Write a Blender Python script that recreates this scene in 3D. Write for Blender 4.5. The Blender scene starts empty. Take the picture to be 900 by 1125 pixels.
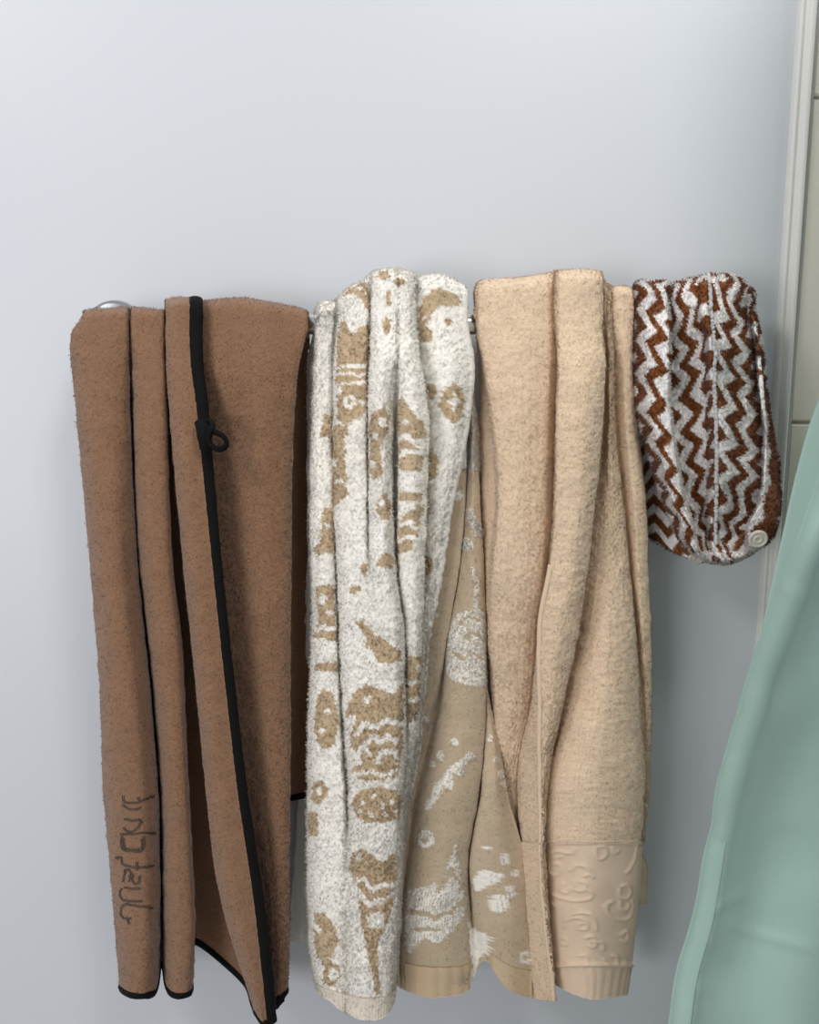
import bpy, math
import numpy as np
from mathutils import Vector

rng = np.random.default_rng(7)
sc = bpy.context.scene
COL = sc.collection

# ------------------------------------------------------------------ camera
F_PX, W_PX, H_PX = 900.0, 900.0, 1125.0
DIST, CAM_Z, PITCH = 0.80, 1.33, math.radians(8.6)
cam_d = bpy.data.cameras.new('camera')
cam_d.sensor_fit = 'HORIZONTAL'; cam_d.sensor_width = 36.0; cam_d.lens = 36.0 * F_PX / W_PX
cam_d.clip_start = 0.02
cam = bpy.data.objects.new('camera', cam_d); COL.objects.link(cam)
cam.location = (0, -DIST, CAM_Z); cam.rotation_euler = (math.pi/2 - PITCH, 0, 0)
sc.camera = cam
CP, SP = math.cos(PITCH), math.sin(PITCH)

def P(px, py, d):
    """point of the room that shows at (px, py) and stands d centimetres off the wall"""
    a = (px - 450.0) / F_PX; b = (562.5 - py) / F_PX
    t = (DIST - d/100.0) / (CP + SP*b)
    return np.array((a*t, -d/100.0, CAM_Z + t*(CP*b - SP)))

def proj(p):
    q = p - np.array((0, -DIST, CAM_Z))
    f = q[..., 1]*CP - q[..., 2]*SP; u = q[..., 1]*SP + q[..., 2]*CP
    return 450 + F_PX*q[..., 0]/f, 562.5 - F_PX*u/f

def srgb(r, g, b):
    return tuple((c/255/12.92 if c/255 <= .04045 else ((c/255+.055)/1.055)**2.4) for c in (r, g, b))

# ------------------------------------------------------------------ objects
def tag(o, label=None, cat=None, group=None, kind=None):
    if label: o['label'] = label
    if cat: o['category'] = cat
    if group: o['group'] = group
    if kind: o['kind'] = kind
    return o

def thing(name, label, cat, loc):
    o = bpy.data.objects.new(name, None); COL.objects.link(o)
    o.location = loc; o.empty_display_size = .05
    return tag(o, label, cat)

def link(name, me, mat, parent=None):
    o = bpy.data.objects.new(name, me); COL.objects.link(o)
    if mat: me.materials.append(mat)
    if parent:
        o.parent = parent; o.location = -Vector(parent.location)
    return o

class MB:
    """collects geometry (vertices, faces, colours, uv) for ONE mesh"""
    def __init__(s): s.v=[]; s.q=[]; s.t=[]; s.c=[]; s.uv=[]; s.nr=[]; s.n=0
    def add(s, v, quads=None, tris=None, col=None, uv=None, nor=None):
        v = np.asarray(v, float).reshape(-1, 3); k = len(v)
        s.v.append(v)
        s.c.append(np.concatenate([np.broadcast_to(np.ones(3) if col is None else np.asarray(col, float), (k, 3)), np.full((k, 1), 0. if nor is None else 1.)], 1))
        s.uv.append(np.zeros((k, 2)) if uv is None else np.asarray(uv, float))
        s.nr.append(np.zeros((k, 3)) if nor is None else np.asarray(nor, float).reshape(-1, 3))
        if quads is not None and len(quads): s.q.append(np.asarray(quads, np.int64).reshape(-1, 4) + s.n)
        if tris is not None and len(tris): s.t.append(np.asarray(tris, np.int64).reshape(-1, 3) + s.n)
        s.n += k
    def mesh(s, name, smooth=True):
        v = np.concatenate(s.v); c = np.concatenate(s.c); uv = np.concatenate(s.uv)
        q = np.concatenate(s.q) if s.q else np.zeros((0, 4), np.int64)
        t = np.concatenate(s.t) if s.t else np.zeros((0, 3), np.int64)
        me = bpy.data.meshes.new(name)
        me.vertices.add(len(v)); me.vertices.foreach_set('co', v.astype(np.float32).ravel())
        li = np.concatenate([q.ravel(), t.ravel()])
        tot = np.concatenate([np.full(len(q), 4), np.full(len(t), 3)])
        st = np.concatenate([[0], np.cumsum(tot)[:-1]]) if len(tot) else tot
        me.loops.add(len(li)); me.loops.foreach_set('vertex_index', li.astype(np.int32))
        me.polygons.add(len(tot)); me.polygons.foreach_set('loop_start', st.astype(np.int32))
        try: me.polygons.foreach_set('loop_total', tot.astype(np.int32))
        except Exception: pass
        me.polygons.foreach_set('use_smooth', np.full(len(tot), smooth))
        u = me.uv_layers.new(name='UVMap'); u.data.foreach_set('uv', uv[li].astype(np.float32).ravel())
        a = me.color_attributes.new('Col', 'FLOAT_COLOR', 'POINT')
        a.data.foreach_set('color', c.astype(np.float32).ravel())
        me.update(calc_edges=True)
        nr = np.concatenate(s.nr)
        if np.any(nr): me.normals_split_custom_set_from_vertices(nr.astype(np.float32))     # zero rows keep their own normal
        return me
    def obj(s, name, mat, parent=None, smooth=True): return link(name, s.mesh(name, smooth), mat, parent)

def box(mb, lo, hi):
    x0, y0, z0 = lo; x1, y1, z1 = hi
    v = [(x0,y0,z0),(x1,y0,z0),(x1,y1,z0),(x0,y1,z0),(x0,y0,z1),(x1,y0,z1),(x1,y1,z1),(x0,y1,z1)]
    mb.add(v, [(0,3,2,1),(4,5,6,7),(0,1,5,4),(1,2,6,5),(2,3,7,6),(3,0,4,7)])

def prism_z(mb, prof, z0, z1):
    """extrude an (x, y) profile, given counter-clockwise from above, along z"""
    n = len(prof)
    v = [(x, y, z0) for x, y in prof] + [(x, y, z1) for x, y in prof]
    mb.add(v, [(i, (i+1) % n, n+(i+1) % n, n+i) for i in range(n)])

def lathe(mb, o, axis, prof, n=40):
    """prof: (along axis, radius)"""
    axis = np.asarray(axis, float); axis /= np.linalg.norm(axis)
    h = np.array((0, 0, 1.)) if abs(axis[2]) < .9 else np.array((1., 0, 0))
    e1 = np.cross(axis, h); e1 /= np.linalg.norm(e1); e2 = np.cross(axis, e1)
    a = np.linspace(0, 2*np.pi, n, endpoint=False)
    v = np.array([np.asarray(o) + axis*s + r*(np.cos(t)*e1 + np.sin(t)*e2) for s, r in prof for t in a])
    m = len(prof)
    mb.add(v, [(i*n+j, i*n+(j+1) % n, (i+1)*n+(j+1) % n, (i+1)*n+j) for i in range(m-1) for j in range(n)])

def tube(mb, pts, r, n=8, wide=None, wdir=None, col=None):
    """round tube (or, with wide/wdir, an oval ribbon whose long axis follows wdir)"""
    p = np.asarray(pts, float); k = len(p)
    T = np.gradient(p, axis=0); T /= np.linalg.norm(T, axis=1)[:, None] + 1e-12
    if wdir is None:
        ref = np.array((.13, -.9, .31)); B = np.cross(T, ref)
    else:
        B = np.asarray(wdir) - (np.asarray(wdir)*T).sum(1)[:, None]*T
    B /= np.linalg.norm(B, axis=1)[:, None] + 1e-12
    Nn = np.cross(B, T)
    a = np.linspace(0, 2*np.pi, n, endpoint=False)
    rr = np.broadcast_to(np.asarray(r, float), (k,)); ww = rr if wide is None else np.broadcast_to(np.asarray(wide, float), (k,))
    v = p[:, None] + B[:, None]*(ww[:, None]*np.cos(a))[..., None] + Nn[:, None]*(rr[:, None]*np.sin(a))[..., None]
    q = [(i*n+j, i*n+(j+1) % n, (i+1)*n+(j+1) % n, (i+1)*n+j) for i in range(k-1) for j in range(n)]
    vv = np.concatenate([v.reshape(-1, 3), p[:1], p[-1:]])
    t = [(k*n, (j+1) % n, j) for j in range(n)] + [(k*n+1, (k-1)*n+j, (k-1)*n+(j+1) % n) for j in range(n)]
    mb.add(vv, q, t, col)

# ------------------------------------------------------------------ cloth
def hermite(t, Pk, tq, mono):
    """interpolate Pk (K, ...) at knots t; mono limits tangents so nothing overshoots"""
    h = np.diff(t); sh = (-1,) + (1,)*(Pk.ndim-1)
    dl = np.diff(Pk, axis=0)/h.reshape(sh)
    m = np.empty_like(Pk); m[0] = dl[0]; m[-1] = dl[-1]
    w = (h[1:]/(h[1:]+h[:-1])).reshape(sh)
    m[1:-1] = w*dl[:-1] + (1-w)*dl[1:]
    if mono:
        s = np.sign(dl[:-1])*np.sign(dl[1:]) > 0
        lim = 2.2*np.minimum(abs(dl[:-1]), abs(dl[1:]))
        m[1:-1] = np.where(s, np.clip(m[1:-1], -lim, lim), m[1:-1]*.25)
    i = np.clip(np.searchsorted(t, tq, side='right')-1, 0, len(t)-2)
    x = ((tq-t[i])/h[i]).reshape(sh); hh = h[i].reshape(sh)
    return ((2*x**3-3*x**2+1)*Pk[i] + (x**3-2*x**2+x)*hh*m[i] + (-2*x**3+3*x**2)*Pk[i+1] + (x**3-x**2)*hh*m[i+1])

def noise2(u, v, s, seed):
    """smooth value noise on cloth coordinates, cell s metres, range -1..1"""
    r = np.random.default_rng(seed)
    su, sv = (s if isinstance(s, tuple) else (s, s))
    a = u/su; b = v/sv; a = a-min(a.min(), 0); b = b-min(b.min(), 0)
    G = r.uniform(-1, 1, (int(b.max())+3, int(a.max())+3))
    i = a.astype(int); j = b.astype(int); fa = a-i; fb = b-j
    fa = fa*fa*(3-2*fa); fb = fb*fb*(3-2*fb)
    return (G[j, i]*(1-fa)+G[j, i+1]*fa)*(1-fb) + (G[j+1, i]*(1-fa)+G[j+1, i+1]*fa)*fb

class Sheet:
    def __init__(s, rows, res=.0013, mono=True):
        s.K = np.array([[P(*q) for q in r] for r in rows])            # (rows, cols, 3), each q = (px, py, d)
        s.tu = np.concatenate([[0], np.cumsum(np.maximum(np.linalg.norm(np.diff(s.K, axis=1), axis=2).mean(0), 1e-4))])
        s.tv = np.concatenate([[0], np.cumsum(np.maximum(np.linalg.norm(np.diff(s.K, axis=0), axis=2).mean(1), 1e-4))])
        s.res = res; s.mono = mono
    def grid(s, u0=None, u1=None, v0=None, v1=None, fine=1.0):
        """u/v limits are control-column / control-row numbers"""
        gu = lambda c: np.interp(c, range(len(s.tu)), s.tu); gv = lambda c: np.interp(c, range(len(s.tv)), s.tv)
        a0, a1 = gu(0 if u0 is None else u0), gu(len(s.tu)-1 if u1 is None else u1)
        b0, b1 = gv(0 if v0 is None else v0), gv(len(s.tv)-1 if v1 is None else v1)
        u = np.linspace(a0, a1, max(4, int((a1-a0)/s.res*fine))); v = np.linspace(b0, b1, max(4, int((b1-b0)/s.res*fine)))
        g = hermite(s.tv, s.K, v, True); g = hermite(s.tu, g.transpose(1, 0, 2), u, s.mono).transpose(1, 0, 2)
        return Patch(s, u, v, g)

class Patch:
    def __init__(s, sheet, u, v, p):
        s.sheet = sheet; s.u, s.v = u, v; s.U, s.V = np.meshgrid(u, v); s.p = p; s.normals()
        s.col = np.ones(p.shape); s.n0 = s.N.copy()
    def normals(s):
        n = np.cross(np.gradient(s.p, axis=1), np.gradient(s.p, axis=0))
        n /= np.linalg.norm(n, axis=2)[..., None] + 1e-12
        if not hasattr(s, 'sign'):
            m = s.p.shape[0]//2; s.sign = -1.0 if np.median(n[m:, :, 1]) > 0 else 1.0
        s.N = n*s.sign
    def push(s, h):
        s.p = s.p + s.N*h[..., None]; s.normals()
    def wobble(s, seed, big=.0012, mid=.0006, fine=.0004):
        s.push(noise2(s.U, s.V, (.045, .12), seed)*big + noise2(s.U, s.V, .013, seed+1)*mid + noise2(s.U, s.V, .0026, seed+2)*fine)
    def colour(s, c): s.col[:] = c
    def into(s, mb, th=.004):
        h, w = s.U.shape; N = s.N
        f = s.p; b = s.p - N*th
        idx = np.arange(h*w).reshape(h, w)
        q = np.stack([idx[:-1, :-1], idx[:-1, 1:], idx[1:, 1:], idx[1:, :-1]], -1).reshape(-1, 4)
        if s.sign > 0: q = q[:, ::-1]
        edge = np.concatenate([idx[0, :-1], idx[:-1, -1], idx[-1, ::-1][:-1], idx[::-1, 0][:-1]])
        nx = np.roll(edge, -1)
        rim = np.stack([edge, nx, nx+h*w, edge+h*w], -1)
        uv = np.stack([s.U, s.V], -1).reshape(-1, 2)
        mb.add(np.concatenate([f.reshape(-1, 3), b.reshape(-1, 3)]), np.concatenate([q, q[:, ::-1]+h*w, rim]), None,
               np.concatenate([s.col.reshape(-1, 3)]*2), np.concatenate([uv]*2))
    def fuzz(s, mb, n, length, wid=.00035, droop=.5, lean=.7, mask=None, seed=3):
        """short loose loops of pile standing on the cloth"""
        r = np.random.default_rng(seed); h, w = s.U.shape
        k = r.integers(0, h*w, n)
        if mask is not None: k = k[mask.reshape(-1)[k]]
        n = len(k)
        base = s.p.reshape(-1, 3)[k] + r.normal(0, s.sheet.res*.4, (n, 3)); N = s.N.reshape(-1, 3)[k]
        d = N + lean*r.normal(0, .6, (n, 3)); d[:, 2] -= droop*r.uniform(0, 1, n); d /= np.linalg.norm(d, axis=1)[:, None]
        L = length*r.uniform(.45, 1.0, n)[:, None]
        sd = np.cross(d, r.normal(0, 1, (n, 3))); sd /= np.linalg.norm(sd, axis=1)[:, None]
        sd *= np.where(np.cross(sd, d) @ np.array((0, -1., .3)) < 0, -1, 1)[:, None]     # blades face the room
        a = base - N*.0004 - sd*wid; b = base - N*.0004 + sd*wid; m = base + d*L*.6; c1 = m - sd*wid*.8; c2 = m + sd*wid*.8
        tip = base + d*L; tip[:, 2] -= L[:, 0]*.25*droop
        v = np.stack([a, b, c2, c1, tip], 1).reshape(-1, 3); o = np.arange(n)*5
        col = s.col.reshape(-1, 3)[k]*r.uniform(.95, 1.05, (n, 1))
        mb.add(v, np.stack([o, o+1, o+2, o+3], -1), np.stack([o+3, o+2, o+4], -1), np.repeat(col, 5, 0),
               np.repeat(np.stack([s.U, s.V], -1).reshape(-1, 2)[k], 5, 0), np.repeat(N + r.normal(0, .10, (n, 3)), 5, 0))
    def find(s, px, py, vmin=None):
        """grid index of the surface that faces the room at this place"""
        X, Y = proj(s.p); dd = (X-px)**2 + (Y-py)**2 + (s.p[..., 1]+.2)*30 + np.where(s.N[..., 1] > .2, 200, 0)
        if vmin is not None: dd = np.where(s.V < vmin, 1e9, dd)
        return np.unravel_index(np.argmin(dd), dd.shape)
    def local(s, i, j):
        """scale from cloth metres to drawing units round grid point (i, j)"""
        X, Y = proj(s.p); h, w = X.shape
        a, b = max(j-4, 0), min(j+4, w-1); c, d = max(i-4, 0), min(i+4, h-1)
        du = s.u[b]-s.u[a]; dv = s.v[d]-s.v[c]
        J = np.array([[(X[i, b]-X[i, a])/du, (X[d, j]-X[c, j])/dv], [(Y[i, b]-Y[i, a])/du, (Y[d, j]-Y[c, j])/dv]])
        DU = s.U-s.u[j]; DV = s.V-s.v[i]
        return X[i, j]+J[0, 0]*DU+J[0, 1]*DV, Y[i, j]+J[1, 0]*DU+J[1, 1]*DV

def seg_dist(X, Y, pts):
    best = np.full(X.shape, 1e9)
    for (ax, ay), (bx, by) in zip(pts[:-1], pts[1:]):
        dx, dy = bx-ax, by-ay; L = dx*dx+dy*dy+1e-9
        t = np.clip(((X-ax)*dx+(Y-ay)*dy)/L, 0, 1)
        best = np.minimum(best, np.hypot(X-ax-t*dx, Y-ay-t*dy))
    return best

def in_poly(X, Y, pts):
    r = np.zeros(X.shape, bool); n = len(pts)
    for k in range(n):
        (x1, y1), (x2, y2) = pts[k], pts[(k+1) % n]
        if y1 == y2: continue
        r ^= ((y1 > Y) != (y2 > Y)) & (X < (x2-x1)*(Y-y1)/(y2-y1)+x1)
    return r

def weave(patch, motifs, zoom, cols, vmin, reach=1.6, jitter=1.3):
    """jacquard motifs, each drawn on the cloth round its own centre.  zoom = (x0, y0, scale) of the drawing the points were noted in"""
    ox, oy, sc_ = zoom; cx = lambda q: (ox+q[0]/sc_, oy+q[1]/sc_)
    jx = noise2(patch.U, patch.V, .0035, 91)*jitter + noise2(patch.U, patch.V, .0017, 93)*1.5; jy = noise2(patch.U, patch.V, .0035, 92)*jitter + noise2(patch.U, patch.V, .0017, 94)*1.5
    for m in motifs:
        allp = [q for pr in m for q in (pr[1] if isinstance(pr[1], list) else [pr[1]])]
        first = m[0][1] if isinstance(m[0][1], list) else [m[0][1]]
        c = cx(tuple(np.mean(np.array(first), axis=0)))
        R = reach*max(np.hypot(*(np.array(cx(q))-c)) for q in allp) + 30
        i, j = patch.find(c[0], c[1], vmin)
        X, Y = patch.local(i, j); X = X+jx; Y = Y+jy
        near = (abs(X-c[0]) < R) & (abs(Y-c[1]) < R) & (patch.V > vmin)
        for pr in m:
            k = pr[0]; val = cols[pr[-1]]
            if k == 'p': ok = in_poly(X, Y, [cx(q) for q in pr[1]])
            elif k == 'l': ok = seg_dist(X, Y, [cx(q) for q in pr[1]]) < pr[2]/sc_
            elif k == 'e':
                q = cx(pr[1]); ok = ((X-q[0])/(pr[2]/sc_))**2 + ((Y-q[1])/(pr[3]/sc_))**2 < 1
            elif k == 'c':
                q = cx(pr[1]); ok = np.hypot(X-q[0], Y-q[1]) < pr[2]/sc_
            elif k == 'r':
                q = cx(pr[1]); ok = abs(np.hypot(X-q[0], Y-q[1])-pr[2]/sc_) < pr[3]/sc_
            patch.col[ok & near] = val

# ------------------------------------------------------------------ materials
def nodes(name):
    m = bpy.data.materials.new(name); m.use_nodes = True; nt = m.node_tree
    return m, nt, nt.nodes['Principled BSDF']

def simple(name, rgb, rough=.5, metal=0, bump=None, spec=.5, coat=0):
    m, nt, b = nodes(name)
    b.inputs['Base Color'].default_value = (*rgb, 1); b.inputs['Roughness'].default_value = rough
    b.inputs['Metallic'].default_value = metal; b.inputs['Specular IOR Level'].default_value = spec
    b.inputs['Coat Weight'].default_value = coat
    if bump:
        tc = nt.nodes.new('ShaderNodeTexCoord'); n = nt.nodes.new('ShaderNodeTexNoise'); bp = nt.nodes.new('ShaderNodeBump')
        n.inputs['Scale'].default_value = bump[0]; n.inputs['Detail'].default_value = 3
        bp.inputs['Strength'].default_value = bump[1]; bp.inputs['Distance'].default_value = bump[2]
        nt.links.new(tc.outputs['Object'], n.inputs['Vector']); nt.links.new(n.outputs['Fac'], bp.inputs['Height'])
        nt.links.new(bp.outputs['Normal'], b.inputs['Normal'])
    return m

def terry(name, scale=650, strength=.6, dist=.0012, vary=(.82, 1.1), sheen=.25, rib=None):
    m, nt, b = nodes(name); N = nt.nodes.new; L = nt.links.new
    at = N('ShaderNodeVertexColor'); at.layer_name = 'Col'
    tc = N('ShaderNodeTexCoord'); n = N('ShaderNodeTexNoise'); n.inputs['Scale'].default_value = scale; n.inputs['Detail'].default_value = 2
    L(tc.outputs['Object'], n.inputs['Vector'])
    big = N('ShaderNodeTexNoise'); big.inputs['Scale'].default_value = 38; big.inputs['Detail'].default_value = 4
    L(tc.outputs['Object'], big.inputs['Vector'])
    mr = N('ShaderNodeMapRange'); mr.inputs['From Min'].default_value = .3; mr.inputs['From Max'].default_value = .7
    mr.inputs['To Min'].default_value = vary[0]; mr.inputs['To Max'].default_value = vary[1]; L(n.outputs['Fac'], mr.inputs['Value'])
    m2 = N('ShaderNodeMapRange'); m2.inputs['From Min'].default_value = .3; m2.inputs['From Max'].default_value = .7
    m2.inputs['To Min'].default_value = .93; m2.inputs['To Max'].default_value = 1.05; L(big.outputs['Fac'], m2.inputs['Value'])
    mu = N('ShaderNodeMath'); mu.operation = 'MULTIPLY'; L(mr.outputs['Result'], mu.inputs[0]); L(m2.outputs['Result'], mu.inputs[1])
    vm = N('ShaderNodeVectorMath'); vm.operation = 'SCALE'; L(at.outputs['Color'], vm.inputs[0]); L(mu.outputs[0], vm.inputs['Scale'])
    L(vm.outputs[0], b.inputs['Base Color'])
    tl = N('ShaderNodeBsdfTranslucent'); L(vm.outputs[0], tl.inputs['Color'])
    ml = N('ShaderNodeMath'); ml.operation = 'MULTIPLY'; ml.inputs[1].default_value = .6; L(at.outputs['Alpha'], ml.inputs[0])
    mx = N('ShaderNodeMixShader'); L(ml.outputs[0], mx.inputs['Fac']); L(b.outputs[0], mx.inputs[1]); L(tl.outputs[0], mx.inputs[2])
    L(mx.outputs[0], nt.nodes['Material Output'].inputs['Surface'])
    b.inputs['Roughness'].default_value = .95; b.inputs['Specular IOR Level'].default_value = .15
    b.inputs['Sheen Weight'].default_value = sheen; b.inputs['Sheen Roughness'].default_value = .6
    h = n.outputs['Fac']
    if rib:
        uv = N('ShaderNodeUVMap'); uv.uv_map = 'UVMap'; wv = N('ShaderNodeTexWave'); wv.wave_type = 'BANDS'; wv.bands_direction = 'X'
        wv.inputs['Scale'].default_value = rib; wv.inputs['Distortion'].default_value = 2.5; wv.inputs['Detail'].default_value = 2
        wv.inputs['Detail Scale'].default_value = 1.5
        L(uv.outputs['UV'], wv.inputs['Vector'])
        ad = N('ShaderNodeMath'); ad.operation = 'MULTIPLY_ADD'; ad.inputs[1].default_value = .35; L(wv.outputs['Fac'], ad.inputs[0]); L(n.outputs['Fac'], ad.inputs[2]); h = ad.outputs[0]
    bp = N('ShaderNodeBump'); bp.inputs['Strength'].default_value = strength; bp.inputs['Distance'].default_value = dist
    L(h, bp.inputs['Height']); L(bp.outputs['Normal'], b.inputs['Normal'])
    return m

M = dict(
    wall=simple('painted wall', srgb(204, 207, 213), .42, bump=(90, .05, .001), spec=.35),
    trim=simple('white trim', srgb(222, 220, 216), .4),
    bead=simple('grey sealant', srgb(165, 165, 164), .5),
    grout=simple('tile grout', srgb(176, 172, 164), .9, bump=(400, .3, .001)),
    tile=simple('glazed tile', srgb(222, 215, 203), .22, bump=(14, .04, .002)),
    chrome=simple('chrome', (.86, .87, .88), .2, 1),
    plate=simple('grey plate', srgb(150, 153, 156), .35, .6),
    brown=terry('brown pile', 620, .55, .0010, (.84, 1.10), .22),
    pattern=terry('jacquard pile', 480, .35, .0010, (.92, 1.05), .25),
    beige=terry('beige pile', 560, .5, .0010, (.88, 1.07), .2, rib=60),
    flat=terry('beige flat weave', 1400, .25, .0004, (.95, 1.03), .08),
    zig=terry('zigzag plush', 520, .35, .0010, (.88, 1.06), .2),
    binding=simple('black binding', srgb(9, 8, 9), .85, bump=(900, .4, .0005), spec=.2),
    thread=simple('dark olive thread', srgb(70, 64, 58), .6, bump=(1500, .4, .0004)),
    button=simple('pale pearl button', srgb(206, 198, 186), .35),
    cord=simple('pale seam tape', srgb(186, 184, 186), .9, bump=(700, .6, .001), spec=.2),
)
def curtain_mat():
    m, nt, b = nodes('sage vinyl'); N = nt.nodes.new; L = nt.links.new
    tc = N('ShaderNodeTexCoord'); n = N('ShaderNodeTexNoise'); n.inputs['Scale'].default_value = 9; n.inputs['Detail'].default_value = 5
    n.inputs['Distortion'].default_value = .8
    L(tc.outputs['Object'], n.inputs['Vector'])
    cr = N('ShaderNodeValToRGB'); cr.color_ramp.elements[0].color = (*srgb(163, 193, 183), 1); cr.color_ramp.elements[1].color = (*srgb(176, 204, 194), 1)
    L(n.outputs['Fac'], cr.inputs['Fac']); L(cr.outputs['Color'], b.inputs['Base Color'])
    b.inputs['Roughness'].default_value = .38; b.inputs['Specular IOR Level'].default_value = .4
    bp = N('ShaderNodeBump'); bp.inputs['Strength'].default_value = .22; bp.inputs['Distance'].default_value = .006
    L(n.outputs['Fac'], bp.inputs['Height']); L(bp.outputs['Normal'], b.inputs['Normal'])
    tr = N('ShaderNodeBsdfTranslucent'); tr.inputs['Color'].default_value = (*srgb(150, 196, 182), 1)
    mx = N('ShaderNodeMixShader'); mx.inputs['Fac'].default_value = .18
    L(b.outputs[0], mx.inputs[1]); L(tr.outputs[0], mx.inputs[2]); L(mx.outputs[0], nt.nodes['Material Output'].inputs['Surface'])
    return m
M['curtain'] = curtain_mat()

# ------------------------------------------------------------------ setting
XL = P(866, 160, 0)[0]; XR = P(888, 160, 0)[0]            # trim, left and right side
mb = MB(); box(mb, (-1.3, 0, 0), (XL+.006, .08, 2.5)); tag(mb.obj('wall_back', M['wall'], smooth=False), kind='structure')
# tiled stretch of the same wall: grout bed, tiles laid on it
mb = MB(); box(mb, (XR-.006, .004, 0), (1.6, .08, 2.5)); tag(mb.obj('wall_right', M['grout'], smooth=False), kind='structure')
g1, g2 = P(894, 107, 0)[2], P(876, 464, 0)[2]; th = g1-g2; gw = .0028
mb = MB()
for ix in range(3):
    x0 = XR + .001 + ix*.46; x1 = min(x0 + .46 - gw, 1.6)
    for iz in range(-6, 9):
        z0 = g2 + iz*th + gw/2; z1 = z0 + th - gw
        z0, z1 = max(z0, 0), min(z1, 2.5)
        if z1 - z0 < .02: continue
        e = .0018
        v = [(x0,.004,z0),(x1,.004,z0),(x1,.004,z1),(x0,.004,z1),(x0,.001,z0),(x1,.001,z0),(x1,.001,z1),(x0,.001,z1),
             (x0+e,-.001,z0+e),(x1-e,-.001,z0+e),(x1-e,-.001,z1-e),(x0+e,-.001,z1-e)]
        mb.add(v, [(8,9,10,11),(4,5,9,8),(5,6,10,9),(6,7,11,10),(7,4,8,11),(0,1,5,4),(1,2,6,5),(2,3,7,6),(3,0,4,7)])
tag(mb.obj('wall_right_tiles', M['tile'], smooth=False), kind='structure')
w = XR-XL
mb = MB()
prof = [(XL+w, .002), (XL, .002)] + [(XL + w*t, -y) for t, y in ((0, .0005), (.02, .003), (.07, .0055), (.14, .007), (.22, .0066), (.3, .0055), (.36, .006), (.45, .009), (.55, .0105), (.66, .0108), (.74, .0098), (.79, .007), (.8, .004), (.86, .004), (.93, .0032), (1, .0005))]
prism_z(mb, prof, 0, 2.5); tag(mb.obj('trim_1', M['trim']), kind='structure')
mb = MB()
prism_z(mb, [(XL+w*1.10, .003), (XL+w*.84, .003), (XL+w*.85, -.0046), (XL+w*.93, -.0046), (XL+w*1.02, -.0026), (XL+w*1.10, -.0008)], 0, 2.5)
tag(mb.obj('trim_2', M['bead']), kind='structure')
mb = MB(); box(mb, (-1.3, -2.2, -.06), (1.6, .08, 0)); tag(mb.obj('floor', simple('stone floor', srgb(178, 174, 168), .4, bump=(30, .05, .002)), smooth=False), kind='structure')

# ------------------------------------------------------------------ towel rail
RD = 6.5; RR = .0086
ZR = P(345, 356.5, RD)[2]; X0 = P(84, 356, RD)[0]; X1 = P(806, 356, RD)[0]
rail = thing('towel_rail', 'chrome towel rail fixed to the white wall, carrying the towels', 'towel rail', ((X0+X1)/2, -RD/100, ZR))
mb = MB(); lathe(mb, (X0+.013, -RD/100, ZR), (1, 0, 0), [(0, 0), (0, RR*.9), (.001, RR), (X1-X0-.027, RR), (X1-X0-.026, RR*.9), (X1-X0-.026, 0)], 32); mb.obj('rod', M['chrome'], rail)
for x in (X0, X1):
    mb = MB(); lathe(mb, (x+(.012 if x == X0 else -.012), -.0005, ZR), (0, -1, 0), [(0, .0), (0, .0268), (.004, .0268), (.0062, .0258), (.0075, .023), (.0085, 0)], 48)
    mb.obj('wall_plate', M['plate'], rail)
    s_ = 1 if x == X0 else -1
    mb = MB(); lathe(mb, (x+s_*.018, -.0005, ZR), (0, -1, 0), [(.008, .0062), (RD/100-.004, .006), (RD/100+.003, .006), (RD/100+.006, .004), (RD/100+.0065, 0)], 28)
    mb.obj('post', M['chrome'], rail)

# ------------------------------------------------------------------ helpers that lay a towel over the rail
def deepen(front, up=1.7, down=1.15):
    """folds stand further out from the rail line; right at the rail the cloth lies on the rod"""
    out = []
    for k, (py, xs, ds) in enumerate(front):
        f = 1.3 if k == 0 else (1.55 if k == 1 else up)
        b = 7.6 if k == 0 else 7.0
        out.append((py, xs, [max(b+(d-b)*(f if d > b else down), 7.9 if k == 0 else 4.3) for d in ds]))
    return out

def rows_over(front, top, back_py=(40,), back_d=4.1, apex_d=6.3, topx=None):
    """front: list of (py | [py], [px], [d]) from the top down; adds the turn over the rail"""
    fr = []
    for py, xs, ds in front:
        pys = py if isinstance(py, (list, tuple)) else [py]*len(xs)
        fr.append([(x, y, d) for x, y, d in zip(xs, pys, ds)])
    x0 = topx or front[0][1]; d0 = front[0][2]
    out = []
    for k in reversed(back_py): out.append([(x, t+k, back_d-.3) for x, t in zip(x0, top)])
    out.append([(x, t+12, back_d+.15) for x, t in zip(x0, top)])
    out.append([(x, t+1.5, 5.2) for x, t in zip(x0, top)])
    out.append([(x, t, apex_d) for x, t in zip(x0, top)])
    out.append([(x, t+2.5, apex_d+.68*(d-apex_d)) for x, t, d in zip(x0, top, d0)])
    out.append([(.75*x+.25*xf, t+9, apex_d+.93*(d-apex_d)) for x, xf, t, d in zip(x0, front[0][1], top, d0)])
    n = len(out)
    return out + fr, n

def plain_rows(front):
    return [[(x, y, d) for x, y, d in zip(xs, py if isinstance(py, (list, tuple)) else [py]*len(xs), ds)] for py, xs, ds in front]

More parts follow.
